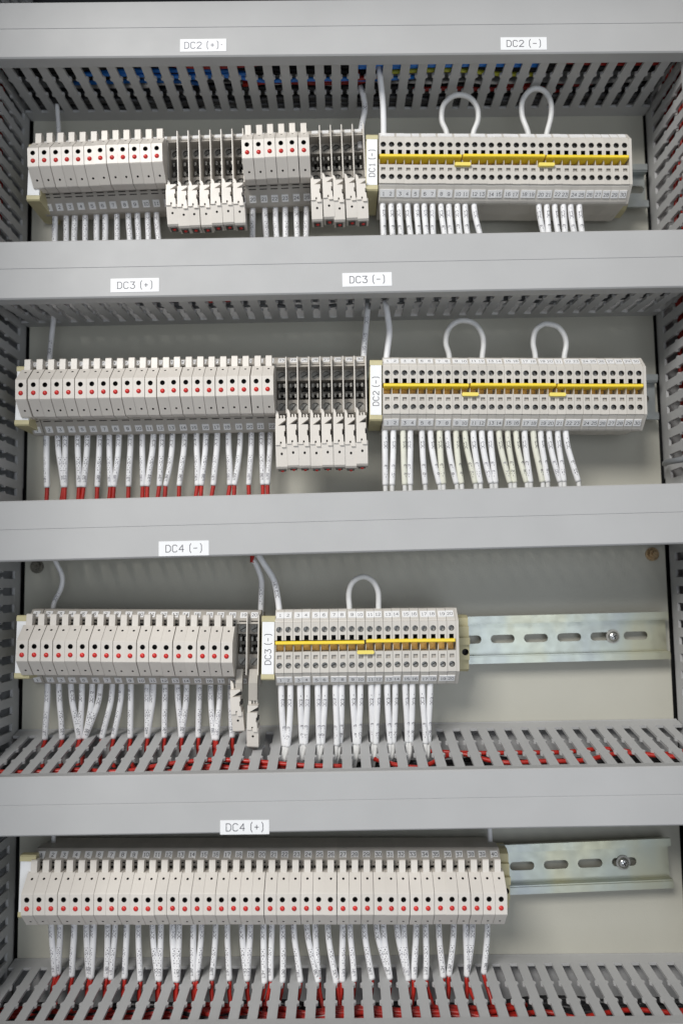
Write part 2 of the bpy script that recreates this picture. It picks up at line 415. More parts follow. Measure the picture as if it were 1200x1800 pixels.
# ------------------------------------------------------------------ labels on the lids
def lid_label(D, txt, cx, cy, wpx, hpx, label, dot=False):
    p = PF + 1.5
    x, z = P(cx, cy, p); x0, _ = P(cx - wpx / 2, cy, p); x1, _ = P(cx + wpx / 2, cy, p)
    h = P(cx, cy - hpx / 2, p)[1] - P(cx, cy + hpx / 2, p)[1]; W = x1 - x0
    root = empty('label_sticker', (x, -p, z), (0, -math.atan(D['sl']) + random.uniform(-.006, .006), 0))
    tag(root, label, 'label', 'printed circuit labels on the trunking lids')
    b = MB(); b.box(-W / 2, W / 2, -0.25, -0.02, -h / 2, h / 2); b.build('tape', [M_LABEL], root)
    t = MB(); text_mb(t, txt, 4.6, 0.5, lambda u, v, l: (u - (1.2 if dot else 0), -0.25 - l, v), adv=5.7)
    if dot: t.box(W/2 - 3.6, W/2 - 2.9, -0.32, -0.26, -0.1, 0.5)
    t.build('lettering', [M_INK2 if dot else M_INK3], root)
lid_label(D1, 'DC2 (+)', 357, 79, 81, 22, 'white label reading DC2 with a plus sign, left half of the topmost lid', True)
lid_label(D1, 'DC2 (-)', 920, 76, 81, 22, 'white label reading DC2 with a minus sign, right part of the topmost lid')
lid_label(D2, 'DC3 (+)', 237, 501, 85, 24, 'white label reading DC3 with a plus sign, left half of the second lid')
lid_label(D2, 'DC3 (-)', 645, 491, 87, 24, 'white label reading DC3 with a minus sign, middle of the second lid')
lid_label(D3, 'DC4 (-)', 323, 964, 88, 26, 'white label reading DC4 (-) on the middle trunking lid')
lid_label(D4, 'DC4 (+)', 430, 1454.5, 86, 25, 'white label reading DC4 (+) on the lid above the bottom rail')

# ------------------------------------------------------------------ DIN rails
ROWN = ['top', 'second', 'third', 'bottom']
def rail(row, a, bb, x1px, slotpx):
    z, sl = lineZ(a, bb, 15.0)
    xe = P(x1px, a[1], 15)[0]; xs = XL_PLATE + 9
    root = empty('mounting_rail', (0, 0, z), (0, -math.atan(sl), 0))
    tag(root, 'zinc plated slotted steel rail holding the %s row of terminals' % ROWN[row], 'rail', 'slotted steel mounting rails')
    b = MB(); H = 17.5
    # lips, webs, centre face with slots
    for s in (1, -1):
        poly = [(s * H, 15), (s * 12.6, 15), (s * 12.6, 8.0), (s * 11.6, 8.0), (s * 11.6, 14), (s * (H - 1), 14), (s * (H - 1), 12.5), (s * H, 12.5)]
        b.prism(poly if s > 0 else poly[::-1], xs, xe)
    sx = P(slotpx[0], slotpx[1], 8)[0]; w_, h_ = 9.0, 3.1
    n0 = int((xs - sx) / 25) - 1; x = xs; k = n0
    def seg(xa, xb): b.box(xa, xb, -8.0, -7.0, -12.7, 12.7)
    cs = [sx + 25 * k for k in range(n0 - 1, 20) if xs + w_ < sx + 25 * k < xe - w_ - 0.3]
    for c in cs:
        seg(x, c - w_)
        # cell with a stadium shaped hole
        out, inn = [], []
        N = 24
        for q in range(N):
            an = 2 * PI * q / N
            ix = (w_ - h_) * (1 if math.cos(an) > 1e-9 else -1 if math.cos(an) < -1e-9 else 0) + h_ * math.cos(an)
            iz = h_ * math.sin(an)
            cxx, cyy = math.cos(an), math.sin(an); mm = max(abs(cxx), abs(cyy))
            inn.append((c + ix, iz)); out.append((c + cxx / mm * w_, cyy / mm * 12.7))
        A = [b.vert(x_, -8.0, z_) for x_, z_ in out]; B = [b.vert(x_, -8.0, z_) for x_, z_ in inn]; C = [b.vert(x_, -7.0, z_) for x_, z_ in inn]
        for q in range(N):
            j = (q + 1) % N; b.face([A[q], A[j], B[j], B[q]]); b.face([B[q], B[j], C[j], C[q]])
        x = c + w_
    seg(x, xe)
    b.build('rail_profile', [M_ZINC], root)
    return root, z, sl
R1 = rail(0, (700, 327), (1130, 325), 1139, (1112, 345))
R2 = rail(1, (700, 694), (1130, 697), 1157, (1120, 700))
R3 = rail(2, (820, 1126), (1176, 1117), 1177, (1000, 1121))
R4 = rail(3, (890, 1530), (1180, 1518), 1182, (977, 1518))
def screw(rl, px, py, row):
    x, z = P(px, py, 10); root = empty('rail_screw', (x, -8, z)); tag(root, 'shiny cross head screw fixing the %s rail near its right end' % ROWN[row], 'screw', 'rail fixing screws')
    b = MB(); b.prism_y([(5.2 * math.cos(2*PI*k/20), 5.2 * math.sin(2*PI*k/20)) for k in range(20)], 0.05, 0.9); b.build('washer', [M_SCREW], root)
    b = MB(); b.prism_y([(3.9 * math.cos(2*PI*k/20), 3.9 * math.sin(2*PI*k/20)) for k in range(20)], 0.9, 1.6)
    b.sphere((0, -1.6, 0), 3.9, flat=0.55, n=20); b.build('head', [mat('bright_zinc', (0.75, 0.75, 0.74), 0.22, 0.95)], root)
    b = MB()
    for a in (0.5, 0.5 + PI / 2):
        c, s = math.cos(a), math.sin(a); l, t = 1.9, 0.38
        pts = [(c * l - s * t, s * l + c * t), (-c * l - s * t, -s * l + c * t), (-c * l + s * t, -s * l - c * t), (c * l + s * t, s * l - c * t)]
        b.prism_y(pts[::-1], 3.0, 3.78 + 0.01 * (a > 1))
    b.build('cross_recess', [M_HOLE], root)
screw(R3, 1078, 1119, 2); screw(R4, 1096, 1518, 3)

# ------------------------------------------------------------------ terminal block meshes
def feed_body():
    b = MB(); w2 = 3.03
    path = [(22, 9), (22, 30), (26, 33), (26, 47.3), (25.2, 48.6), (18.6, 54.6), (17.6, 54.8), (17.4, 56), (5, 56), (5, 46), (-3, 46), (-3, 56), (-17.3, 56), (-17.5, 54.8), (-18.4, 54.4), (-26.2, 47.0), (-27.0, 45.6), (-27.0, 42.0), (-24.6, 41.5), (-24.6, 22), (-23.4, 20), (-23.4, 9)]
    f = {7: [('c', 5.05, 0, 2.05, 0, 3.6, 2, 3), ('r', 10.75, 0, 3.1, 3.3, 9, 1)],
         9: [('c', 3.6, 0, 1.5, 0, 1.2, 2, 4)],
         11: [('r', 3.6, 0, 3.1, 2.6, 1.6, 5), ('c', 9.35, 0, 2.05, 0, 3.6, 2, 3)]}
    b.strip(path, -w2, w2, 0, f, sides=False)
    for x, rev in ((-w2, 0), (w2, 1)):
        for poly in (path[:10] + [(5, 9)], [(5, 9), (5, 46), (-3, 46), (-3, 9)], [(-3, 9)] + path[11:]):
            pl = [q for q in poly]
            idx = [b.vert(x, -p, z) for z, p in pl]; b.face(idx[::-1] if rev else idx, 0)
    b.box(-w2, -w2 + 0.45, -54.6, -46, -3, 1.7, 0)
    b.box(-2.45, 2.45, -46.9, -46.2, -2.6, 4.6, 4)
    # slots of the two screws
    for z in (12.35, -12.35):
        a = random.uniform(0, PI); c, s = math.cos(a), math.sin(a); l, t = 1.6, 0.22
        b.prism_y([(c*l - s*t, z + s*l + c*t), (-c*l - s*t, z - s*l + c*t), (-c*l + s*t, z - s*l - c*t), (c*l + s*t, z + s*l - c*t)], 52.3, 52.52, 1)
    return b.mesh('body', [M_FEED, M_HOLE, M_SCREW, M_CAV, M_BRASS, M_BASE])
def chamfer_xf(a, b_):
    """frame on a chamfer from a=(z,p) to b_: returns fn(u along x, v up along slope, lift)"""
    (za, pa), (zb, pb) = a, b_
    L = math.hypot(za - zb, pa - pb); ez, ep = (za - zb) / L, (pa - pb) / L   # up direction b->a
    nz, np_ = -ep, ez
    if np_ < 0: nz, np_ = -nz, -np_
    mz, mp = (za + zb) / 2, (pa + pb) / 2
    return lambda u, v, l: (u, -(mp + ep * v + np_ * l), mz + ez * v + nz * l)
def plate_on(fn, x0, x1, v0, v1, t, base=0.0):
    b = MB()
    i = [b.vert(*fn(x, v, l)) for x in (x0, x1) for l in (base, t) for v in (v0, v1)]
    for q in ((0, 1, 3, 2), (4, 6, 7, 5), (0, 4, 5, 1), (2, 3, 7, 6), (0, 2, 6, 4), (1, 5, 7, 3)): b.face([i[k] for k in q])
    return b
FU = chamfer_xf((25.2, 48.6), (18.6, 54.6)); FL = chamfer_xf((-18.4, 54.4), (-26.2, 47.0))
FEED_BODY = feed_body()
feedmark = {}
for side in (0, 1):            # marker pairs: left one reaches the right edge and vice versa
    for lo, fn in ((0, FU), (1, FL)):
        x0, x1 = (-2.2, 3.08) if side == 0 else (-3.08, 2.2)
        feedmark[(side, lo)] = plate_on(fn, x0, x1, -2.7, 2.7, 0.55, 0.02).mesh('marker', [M_MARK])
numcache = {}
def number_mesh(n, key, fn, h, lift, lw=0.3):
    if (n, key) not in numcache:
        t = MB(); text_mb(t, str(n), h, lw, lambda u, v, l: fn(u, v, l + lift))
        numcache[(n, key)] = t.mesh('number', [M_INK])
    return numcache[(n, key)]
def ords(n):
    sp = ['zeroth','first','second','third','fourth','fifth','sixth','seventh','eighth','ninth','tenth','eleventh','twelfth','thirteenth','fourteenth','fifteenth','sixteenth','seventeenth','eighteenth','nineteenth']
    tens = {20:'twentieth',30:'thirtieth',40:'fortieth'}; tn = {20:'twenty',30:'thirty'}
    if n < 20: return sp[n]
    if n in tens: return tens[n]
    return tn[n // 10 * 10] + '-' + sp[n % 10]
def feed_row(row, n, a, bb, solo):
    (xa, za), (xb, zb) = P(a[0], a[1], 56), P(bb[0], bb[1], 56)
    sl = (zb - za) / (xb - xa)
    out = []
    side = 0
    for i in range(n):
        x = xa + (xb - xa) * i / (n - 1); z = za + (zb - za) * i / (n - 1)
        rz = random.uniform(-.002, .002)
        root = empty('terminal_block', (x, random.uniform(-.15, .15), z), (rz, -math.atan(sl), 0))
        tag(root, 'grey beige feed-through terminal, %s from left in the %s rail numbered row' % (ords(i + 1), ROWN[row]), 'terminal', 'feed-through terminals of the %s rail' % ROWN[row])
        mk('body', FEED_BODY, root)
        sd = side
        if (i + 1) in solo: sd = 1; side = 0
        else: side = 1 - side
        for lo, fn in ((0, FU), (1, FL)):
            m = mk('marker', feedmark[(sd, lo)], root)
            if row == 0 and lo == 0: continue
            mk('number', number_mesh(i + 1, 'f%d%d' % (sd, lo), lambda u, v, l, fn=fn, sd=sd: fn(u + (0.4 if sd == 0 else -0.4), v - 0.2, l), 2.3, 0.55), m)
        out.append((x, z, sl))
    return out, sl
F1, s1 = feed_row(0, 30, (673.3, 281.5), (1098, 283.5), {5, 26, 27, 28, 29, 30})
F2, s2 = feed_row(1, 30, (680.3, 685), (1123.3, 686), {21, 26, 27, 28, 29, 30})
F3, s3 = feed_row(2, 20, (490.7, 1138.7), (793.5, 1135.7), set())

def end_cover(row, F):
    x, z, sl = F[-1]
    root = empty('end_cover', (x + 3.1, 0, z), (0, -math.atan(sl), 0))
    tag(root, 'beige end cover closing the right end of the %s terminal row' % ROWN[row], 'end cover', 'end covers')
    b = MB(); b.prism([(22, 9), (22, 30), (26, 33), (26, 47.3), (17.4, 56.2), (-17.3, 56.2), (-27.0, 45.6), (-27.0, 42.0), (-24.6, 40), (-23.4, 9)], 0.03, 2.0)
    b.build('cover_plate', [M_FEED], root)
for r_, F_ in enumerate((F1, F2, F3)): end_cover(r_, F_)

def bars(row, F, spans, smalls, sl):
    words = ['left', 'middle', 'right'] if len(spans) == 3 else ['left', 'right']
    for k, (i0, i1) in enumerate(spans):
        xa = F[i0][0] - 2.6; xb = F[i1][0] + 2.3; xm = (xa + xb) / 2; zm = (F[i0][1] + F[i1][1]) / 2
        root = empty('bridge_bar', (xm, 0, zm + ((0.8 if row == 2 else 0.4) if k % 2 else 0)), (0, -math.atan(sl), 0))
        tag(root, '%s long yellow bridge bar plugged into the %s terminal row' % (words[k], ROWN[row]), 'bridge bar', 'yellow bridge bars')
        h = (xb - xa) / 2
        b = MB(); b.prism([(4.4, 48), (4.4, 57.2), (3.9, 57.8), (2.5, 57.8), (2.0, 57.2), (2.0, 48)], -h, h)
        b.build('spine', [M_YEL], root)
        t = MB()
        for i in range(i0, i1 + 1):
            x = F[i][0] - xm; t.box(x - 1.3, x + 1.3, -48, -46.95, 2.3, 4.1)
        t.build('tooth_row', [M_BRASS], root)
    for k, i in enumerate(smalls):
        x = (F[i][0] + F[i + 1][0]) / 2; z = (F[i][1] + F[i + 1][1]) / 2
        root = empty('jumper', (x, 0, z), (0, -math.atan(sl), 0))
        tag(root, 'short pale yellow jumper under the %s bridge bar gap of the %s row' % (('left', 'right')[k] if len(smalls) > 1 else 'only', ROWN[row]), 'jumper', 'short yellow jumpers')
        b = MB(); b.prism_y([(-5.9, -4.0), (-5.3, -4.8), (5.3, -4.8), (5.9, -4.0), (5.9, -3.1), (5.3, -2.3), (-5.3, -2.3), (-5.9, -3.1)], 56.1, 58.6)
        b.build('grip', [M_YEL2], root)
        b = MB(); b.box(-3.6, -2.4, -56.1, -50, -4.3, -3.02 - 0.1); b.box(2.4, 3.6, -56.1, -50, -4.3, -3.12); b.build('pins', [M_BRASS], root)
bars(0, F1, [(0, 9), (10, 19), (20, 29)], [9, 19], s1)
bars(1, F2, [(0, 9), (10, 19), (20, 29)], [9, 19], s2)
bars(2, F3, [(0, 9), (10, 19)], [9], s3)

# ---- fuse terminals
def fuse_base():
    b = MB(); x0, x1 = -4.08, 3.25
    path = [(24, 9), (24, 24), (26.0, 27), (26.0, 38.3), (25.3, 39.4), (17.6, 46.0), (16.6, 46.5), (16.6, 36), (9, 36), (9, 25), (-5.5, 25), (-5.5, 36), (-15.6, 36), (-15.6, 44.5), (-16.8, 43.4), (-27.2, 31.8), (-27.9, 30.4), (-27.9, 27.5), (-24.8, 27), (-24.8, 16), (-23, 14), (-23, 9)]
    f = {4: [('r', 9.2, 0.3, 5.4, 0.9, 1.2, 1)], 14: [('r', 1.6, 0.3, 5.4, 0.8, 1.2, 1), ('r', 4.0, 0.3, 5.4, 0.8, 1.0, 1)],
         7: [('c', 3.8, -0.4, 2.9, 0, 1.5, 2, 1)], 9: [('r', 4, -0.4, 5.4, 4.2, 5, 1), ('r', 10.5, -0.4, 5.4, 4.2, 5, 1)], 11: [('c', 5.2, -0.4, 2.9, 0, 1.5, 2, 1)]}
    b.strip(path, x0, x1, 0, f, sides=False)
    solid = [(24, 9), (24, 24), (26.0, 27), (26.0, 38.3), (25.3, 39.4), (17.6, 46.0)]
    lower = [(-16.8, 43.4), (-27.2, 31.8), (-27.9, 30.4), (-27.9, 27.5), (-24.8, 27), (-24.8, 16), (-23, 14), (-23, 9)]
    # left skin below the cavity line, and the full height partition plate on the right
    for x, rev in ((x0, 0),):
        for poly in (path[:7] + [(16.6, 9)], [(16.6, 9), (16.6, 36), (9, 36), (9, 25), (-5.5, 25), (-5.5, 36), (-15.6, 36), (-15.6, 9)], [(-15.6, 9)] + path[13:]):
            b.face([b.vert(x, -p, z) for z, p in poly], 0)
    b.prism(solid + lower, 3.25, 4.08, 0)
    # contact clips and slotted screws inside the cavity
    for z in (5.4, -2.2):
        b.box(-3.0, -1.6, -35, -25.2, z - 1.4, z + 1.4, 2); b.box(0.6, 1.9, -35, -25.2, z - 1.4, z + 1.4, 2)
    for z, a in ((12.8, 0.5), (-10.8, 0.9)):
        c, s = math.cos(a), math.sin(a); l, t = 2.5, 0.3
        b.prism_y([(-0.4 + c*l - s*t, z + s*l + c*t), (-0.4 - c*l - s*t, z - s*l + c*t), (-0.4 - c*l + s*t, z - s*l - c*t), (-0.4 + c*l + s*t, z + s*l - c*t)], 34.4, 34.8, 1)
    return b.mesh('base', [M_BASE, M_CAV, M_SCREW, M_BEIGE])
def carrier_closed():
    b = MB()
    path = [(15.2, 47), (15.2, 55.4), (14.8, 56), (5.5, 66.0), (4.9, 66.5), (-8.6, 65.9), (-9.2, 65.4), (-19.0, 55.0), (-19.3, 54.2), (-19.3, 47)]
    f = {2: [('c', 3.9, 0.2, 0.85, 0, 3, 1)], 4: [('c', 3.6, -0.1, 1.75, 0, 5, 1)], 6: [('c', 9.2, 0.2, 0.8, 0, 3, 1)]}
    b.strip(path, -3.9, 3.9, 0, f)
    b.prism([(23.0, 49.5), (23.0, 54.6), (22.4, 55.2), (15.0, 55.6), (15.0, 49.5)], -2.15, 2.1, 0)
    return b.mesh('fuse_carrier', [M_BEIGE, M_HOLE])
def led_mesh():
    b = MB(); b.sphere((-0.1, -65.9, -4.4), 1.72, flat=0.75, n=14)
    return b.mesh('lamp', [M_RED])
def carrier_open():
    """carrier swung down, hanging below its base; local origin = block centre"""
    b = MB()
    b.prism_y([(-3.9, -16.5), (-2.6, -17.5), (-1.8, -19.5), (-1.8, -22.6), (-3.9, -22.6)], 50.5, 54.0)
    b.prism_y([(-3.9, -22.6), (3.2, -22.6), (3.2, -23.6), (-2.6, -27.2), (-3.9, -27.2)], 50.0, 58.5)
    b.prism_y([(-0.8, -19.8), (0.2, -19.8), (0.4, -22.4), (-0.6, -22.4)], 50.4, 53.2); b.prism_y([(1.3, -19.4), (2.4, -20.0), (2.4, -22.4), (1.2, -22.4)], 50.4, 52.8)
    b.box(-2.2, 3.0, -54, -50.2, -27.4, -23.0, 1)
    b.prism_y([(-1.4, -25.9), (-0.2, -26.8), (-1.4, -27.2)], 53.9, 55.6, 2)
    b.prism_y([(-3.9, -27.2), (2.9, -27.2), (2.9, -30.3), (2.2, -30.6), (2.2, -33.6), (2.9, -34.0), (3.3, -40.3), (0.4, -40.3), (0.4, -36.9), (-0.8, -36.9), (-0.8, -39.0), (-3.9, -39.0)], 49.5, 60.0)
    b.box(2.2, 3.6, -56, -50.5, -33.4, -30.8, 1)
    path = [(-37.2, 47), (-38.0, 59.2), (-51.5, 56.0), (-52.6, 54.5), (-52.6, 45)]
    b.strip(path, -4.0, 4.0, 0, {1: [('c', 6.2, 0.2, 0.85, 0, 3, 1)]})
    b.box(-2.6, 2.4, -54.2, -47, -53.4, -52.55, 1)
    return b.mesh('fuse_carrier', [M_BEIGE, M_CAV, M_SCREW])
def led_open():
    b = MB()
    N = 12
    pr = [(1.4, -52.6), (1.4, -53.5), (1.1, -54.0), (0.5, -54.3)]
    prev = None
    for r, z in pr:
        ring = [b.vert(0.1 + r * math.cos(2*PI*k/N), -51 + r * math.sin(2*PI*k/N), z) for k in range(N)]
        if prev:
            for k in range(N): b.face([prev[k], ring[k], ring[(k+1) % N], prev[(k+1) % N]], 0, True)
        prev = ring
    b.face(prev)
    return b.mesh('lamp', [M_RED])
def partition():
    b = MB(); b.prism([(24.0, 39.0), (22.8, 51.0), (-18.6, 51.0), (-19.6, 47), (-17.4, 43), (-15, 40), (16.0, 40)], 3.3, 4.0, 0)
    return b.mesh('partition_plate', [M_BEIGE])
PART = partition()
BASE, CC, LED, CO, LEDO = fuse_base(), carrier_closed(), led_mesh(), carrier_open(), led_open()
KU = chamfer_xf((25.3, 39.4), (17.6, 46.0)); KL = chamfer_xf((-16.8, 43.4), (-27.2, 31.8))
KM_U = plate_on(KU, -2.3, 2.6, -1.4, 3.6, 0.6, 0.02).mesh('marker', [M_MARK]); KM_L = plate_on(KL, -2.3, 2.6, -6.2, -0.8, 0.6, 0.02).mesh('marker', [M_MARK])
def fuse_row(row, n, a, bb, opened, gap=0.0):
    """a, bb: photo position of the first and last red lamp line"""
    (xa, za), (xb, zb) = P(a[0], a[1], 66.5), P(bb[0], bb[1], 66.5)
    sl = (zb - za) / (xb - xa)
    out = []
    for i in range(n):
        x = xa + (xb - xa) * i / (n - 1) + (-gap if i == 0 else 0); z = za + (zb - za) * i / (n - 1) + 4.4
        op = i in opened
        root = empty('fuse_terminal', (x, 0, z), (0, -math.atan(sl), 0))
        nm = 'hinged carrier hanging open' if op else 'red lamp'
        tag(root, ('beige fuse terminal with carrier hanging open, %s from left on the %s rail' if op else 'closed beige fuse terminal with red lamp, %s from left on the %s rail') % (ords(i + 1), ROWN[row]), 'fuse terminal', 'fuse terminals of the %s rail' % ROWN[row])
        mk('base', BASE, root)
        if op:
            if row == 2:
                c = mk('fuse_carrier', CO, root, rot=(math.radians(5), math.radians((-4, 1)[i - 18]), 0)); c.location = Vector(((-5.0, 1.6)[i - 18], 2, (-1.0, -11.5)[i - 18])) * MM
                hb = MB(); hb.prism([(-15, 47), (-15, 42), (-36 if i == 19 else -30, 44), (-36 if i == 19 else -30, 51), (-24, 52)], *((-2.6, 3.4) if i == 19 else (-3.4, 1.0))); hb.build('hinge_arm', [M_BASE], root)
            else:
                c = mk('fuse_carrier', CO, root, rot=(math.radians(random.uniform(-.8, .8)), math.radians(random.uniform(-.5, .5)), 0)); c.location = Vector((random.uniform(-.15, .1), 0, random.uniform(-.7, .5))) * MM
            if row == 1: c.scale = (1, 1, 1.18); c.location.z += 3.0 * MM
            mk('lamp', LEDO, c); mk('partition_plate', PART, root)
        else:
            c = mk('fuse_carrier', CC, root, rot=(0, math.radians(random.uniform(-.25, .25)), math.radians(random.uniform(-.2, .2))))
            c.location = Vector((0, random.uniform(-.25, .15), random.uniform(-.15, .15))) * MM
            mk('lamp', LED, c)
        for lo, me, fn in ((0, KM_U, KU), (1, KM_L, KL)):
            dx = random.uniform(-.35, .35)
            m = mk('marker', me, root, loc=(dx, 0, 0))
            if row == 0 and lo == 0: continue
            vc = 1.1 if lo == 0 else -3.5
            mk('number', number_mesh(i + 1, 'k%d' % lo, lambda u, v, l, fn=fn, vc=vc: fn(u + 0.15, v + vc, l), 2.3, 0.6, 0.34), m)
        out.append((x, z, sl))
    return out
K1 = fuse_row(0, 30, (57.5, 281.5), (632.5, 258.5), set(range(12, 19)) | set(range(25, 30)))
K2 = fuse_row(1, 30, (37.9, 690.5), (635.3, 680.5), set(range(22, 30)), gap=0.5)
K3 = fuse_row(2, 20, (39.4, 1151.5), (440.2, 1154), {18, 19}, gap=0.5)
K4 = fuse_row(3, 40, (46.9, 1598.5), (881, 1597.5), set(), gap=0.2)

# left end skins: open terminals need a closed left cheek where a carrier row starts; plus end brackets
def bracket(row, px, py0, py1, wpx, p, label, txt=None, tall=0.0, loc_x=None):
    x, _ = P(px, (py0 + py1) / 2, p); zt = P(px, py0, p)[1]; zb = P(px, py1, p)[1]
    W = wpx / (FPX / (CAMD - p)); h = (zt - zb) / 2; zc = (zt + zb) / 2
    root = empty('end_bracket', (x, 0, zc), (0, -math.atan(s1), 0)); tag(root, label, 'end bracket', 'cream end brackets')
    b = MB(); b.prism([(h - 9, 9), (h - 7, 16), (h - 7, p - 8), (h, p - 6), (h, p - 1), (h - 1, p), (h - 4, p), (h - 4, p - 2.0), (-h + 4, p - 2.0), (-h + 4, p), (-h + 1, p), (-h, p - 1), (-h, 16), (-h + 2, 9)], -W / 2, W / 2)
    b.build('clamp_body', [M_CREAM], root)
    b = MB(); b.box(-W / 2 + 0.5, W / 2 - 0.5, -p - 0.1, -p + 2.0, -h + 4.1, h - 4.1); lab = b.build('label_plate', [M_LABEL], root)
    if txt:
        t = MB(); text_mb(t, txt, 4.0, 0.45, lambda u, v, l: (-v, -p - 0.1 - l, u - 1.0), adv=5.8); t.build('lettering', [M_INK], lab)
    return root
bracket(0, 653.5, 235, 334, 22, 54, 'cream end bracket with white plate reading DC1 (-) between the terminals', 'DC1 (-)')
bracket(1, 660.5, 632, 739, 22.5, 54, 'cream end bracket with white plate reading DC2 (-) between the terminals', 'DC2 (-)')
bracket(2, 471, 1083, 1196, 23.5, 54, 'cream end bracket with white plate reading DC3 (-) between the terminals', 'DC3 (-)')
bracket(0, 60, 252, 352, 24, 53, 'cream end bracket with blank plate behind the first top rail terminal')
bracket(1, 40, 643, 748, 26, 53, 'cream end bracket with blank plate behind the first second rail terminal')
bracket(2, 40, 1082, 1194, 26, 53, 'cream end bracket with blank plate behind the first third rail terminal')
bracket(3, 47, 1504, 1615, 27, 53, 'cream end bracket with blank plate behind the first bottom rail terminal')
def end_clamp(row, x, z, sl, label):
    hw = 3.2 if row < 2 else 5.4
    root = empty('end_clamp', (x, 0, z), (0, -math.atan(sl), 0)); tag(root, label, 'end clamp', 'cream end clamps at the right ends')
    b = MB(); b.strip([(20, 9), (20, 22), (18, 27), (12, 27), (12, 30), (4, 30), (4, 34), (-1, 34), (-1, 31), (-12, 31), (-12, 27), (-19, 27), (-21, 22), (-21, 9)], -hw, hw, 0, {8: [('c', 5.4, hw - 3.0, 2.4, 0, 8, 1)]})
    b.build('clamp_body', [M_CREAM, M_CAV], root)
for r_, F_, o in ((0, F1, 8.6), (1, F2, 8.6), (2, F3, 10.7)):
    x, z, sl = F_[-1]; end_clamp(r_, x + o, z, sl, 'cream end clamp beside the right end of the %s terminal row' % ROWN[r_])
x, z, sl = K4[-1]; end_clamp(3, x + 7.6, z, sl, 'cream end clamp beside the right end of the bottom terminal row')

# ------------------------------------------------------------------ wires
def smooth(pts, n=6):
    pts = [Vector(p) for p in pts]; out = []
    for i in range(len(pts) - 1):
        p0 = pts[max(i - 1, 0)]; p1 = pts[i]; p2 = pts[i + 1]; p3 = pts[min(i + 2, len(pts) - 1)]
        for k in range(n):
            t = k / n
            out.append(0.5 * ((2 * p1) + (-p0 + p2) * t + (2 * p0 - 5 * p1 + 4 * p2 - p3) * t * t + (-p0 + 3 * p1 - 3 * p2 + p3) * t ** 3))
    out.append(pts[-1]); return out
def wire_text(mb, pts, r, items, ang=0.0):
    """items: (txt, arc position of its middle from the bottom end, height)"""
    pts = pts[::-1]
    cum = [0.0]
    for a, b_ in zip(pts[:-1], pts[1:]): cum.append(cum[-1] + (b_ - a).length)
    def at(s):
        s = min(max(s, 0), cum[-1] - 1e-4)
        for i in range(len(cum) - 1):
            if cum[i + 1] >= s:
                t = (s - cum[i]) / max(1e-9, cum[i + 1] - cum[i]); c = pts[i].lerp(pts[i + 1], t); T = (pts[i + 1] - pts[i]).normalized(); return c, T
        return pts[-1], (pts[-1] - pts[-2]).normalized()
    for txt, sm, h in items:
        def fn(u, v, l):
            c, T = at(sm + u); N = Vector((0, -1, 0)); N = (N - T * N.dot(T)).normalized(); B = T.cross(N)   # B points to -x for T up
            a = v / r + ang
            q = c + (N * math.cos(a) + B * math.sin(a)) * (r + l * 0.8 + 0.02)
            return (q.x, q.y, q.z)
        text_mb(mb, txt, h, 0.30, fn)
def make_wire(label, group, pts, r, sleeve, items=(), tail=None, tailmat=None, tail_r=1.55, ang=0.0, flare=True):
    o0 = pts[0]
    root = empty('wire', o0); tag(root, label, 'wire', group)
    loc = [Vector(p) - Vector(o0) for p in smooth(pts, 6)]
    b = MB(); rr = [r] * len(loc)
    b.tube(loc, rr, 12)
    s = b.build('sleeve', [sleeve], root)
    if items:
        t = MB(); wire_text(t, loc, r, items, ang); t.build('print', [M_INK2 if random.random() < .45 else M_INK], s)
    if tail:
        b = MB(); b.tube([Vector(p) - Vector(o0) for p in smooth(tail, 5)], tail_r, 10); b.build('core', [tailmat], root)
    return root
def hit(D, px, py, top=True):
    """where the sight line meets a trunking wall"""
    lo, hi = 0.0, 80.0
    for _ in range(40):
        p = (lo + hi) / 2; x, z = P(px, py, p)
        zw = (D['zbt'] + (D['zft'] - D['zbt']) * p / PF) + D['sl'] * x
        if z > zw: hi = p          # sight line still above the wall here: go deeper
        else: lo = p
    return x, p, zw
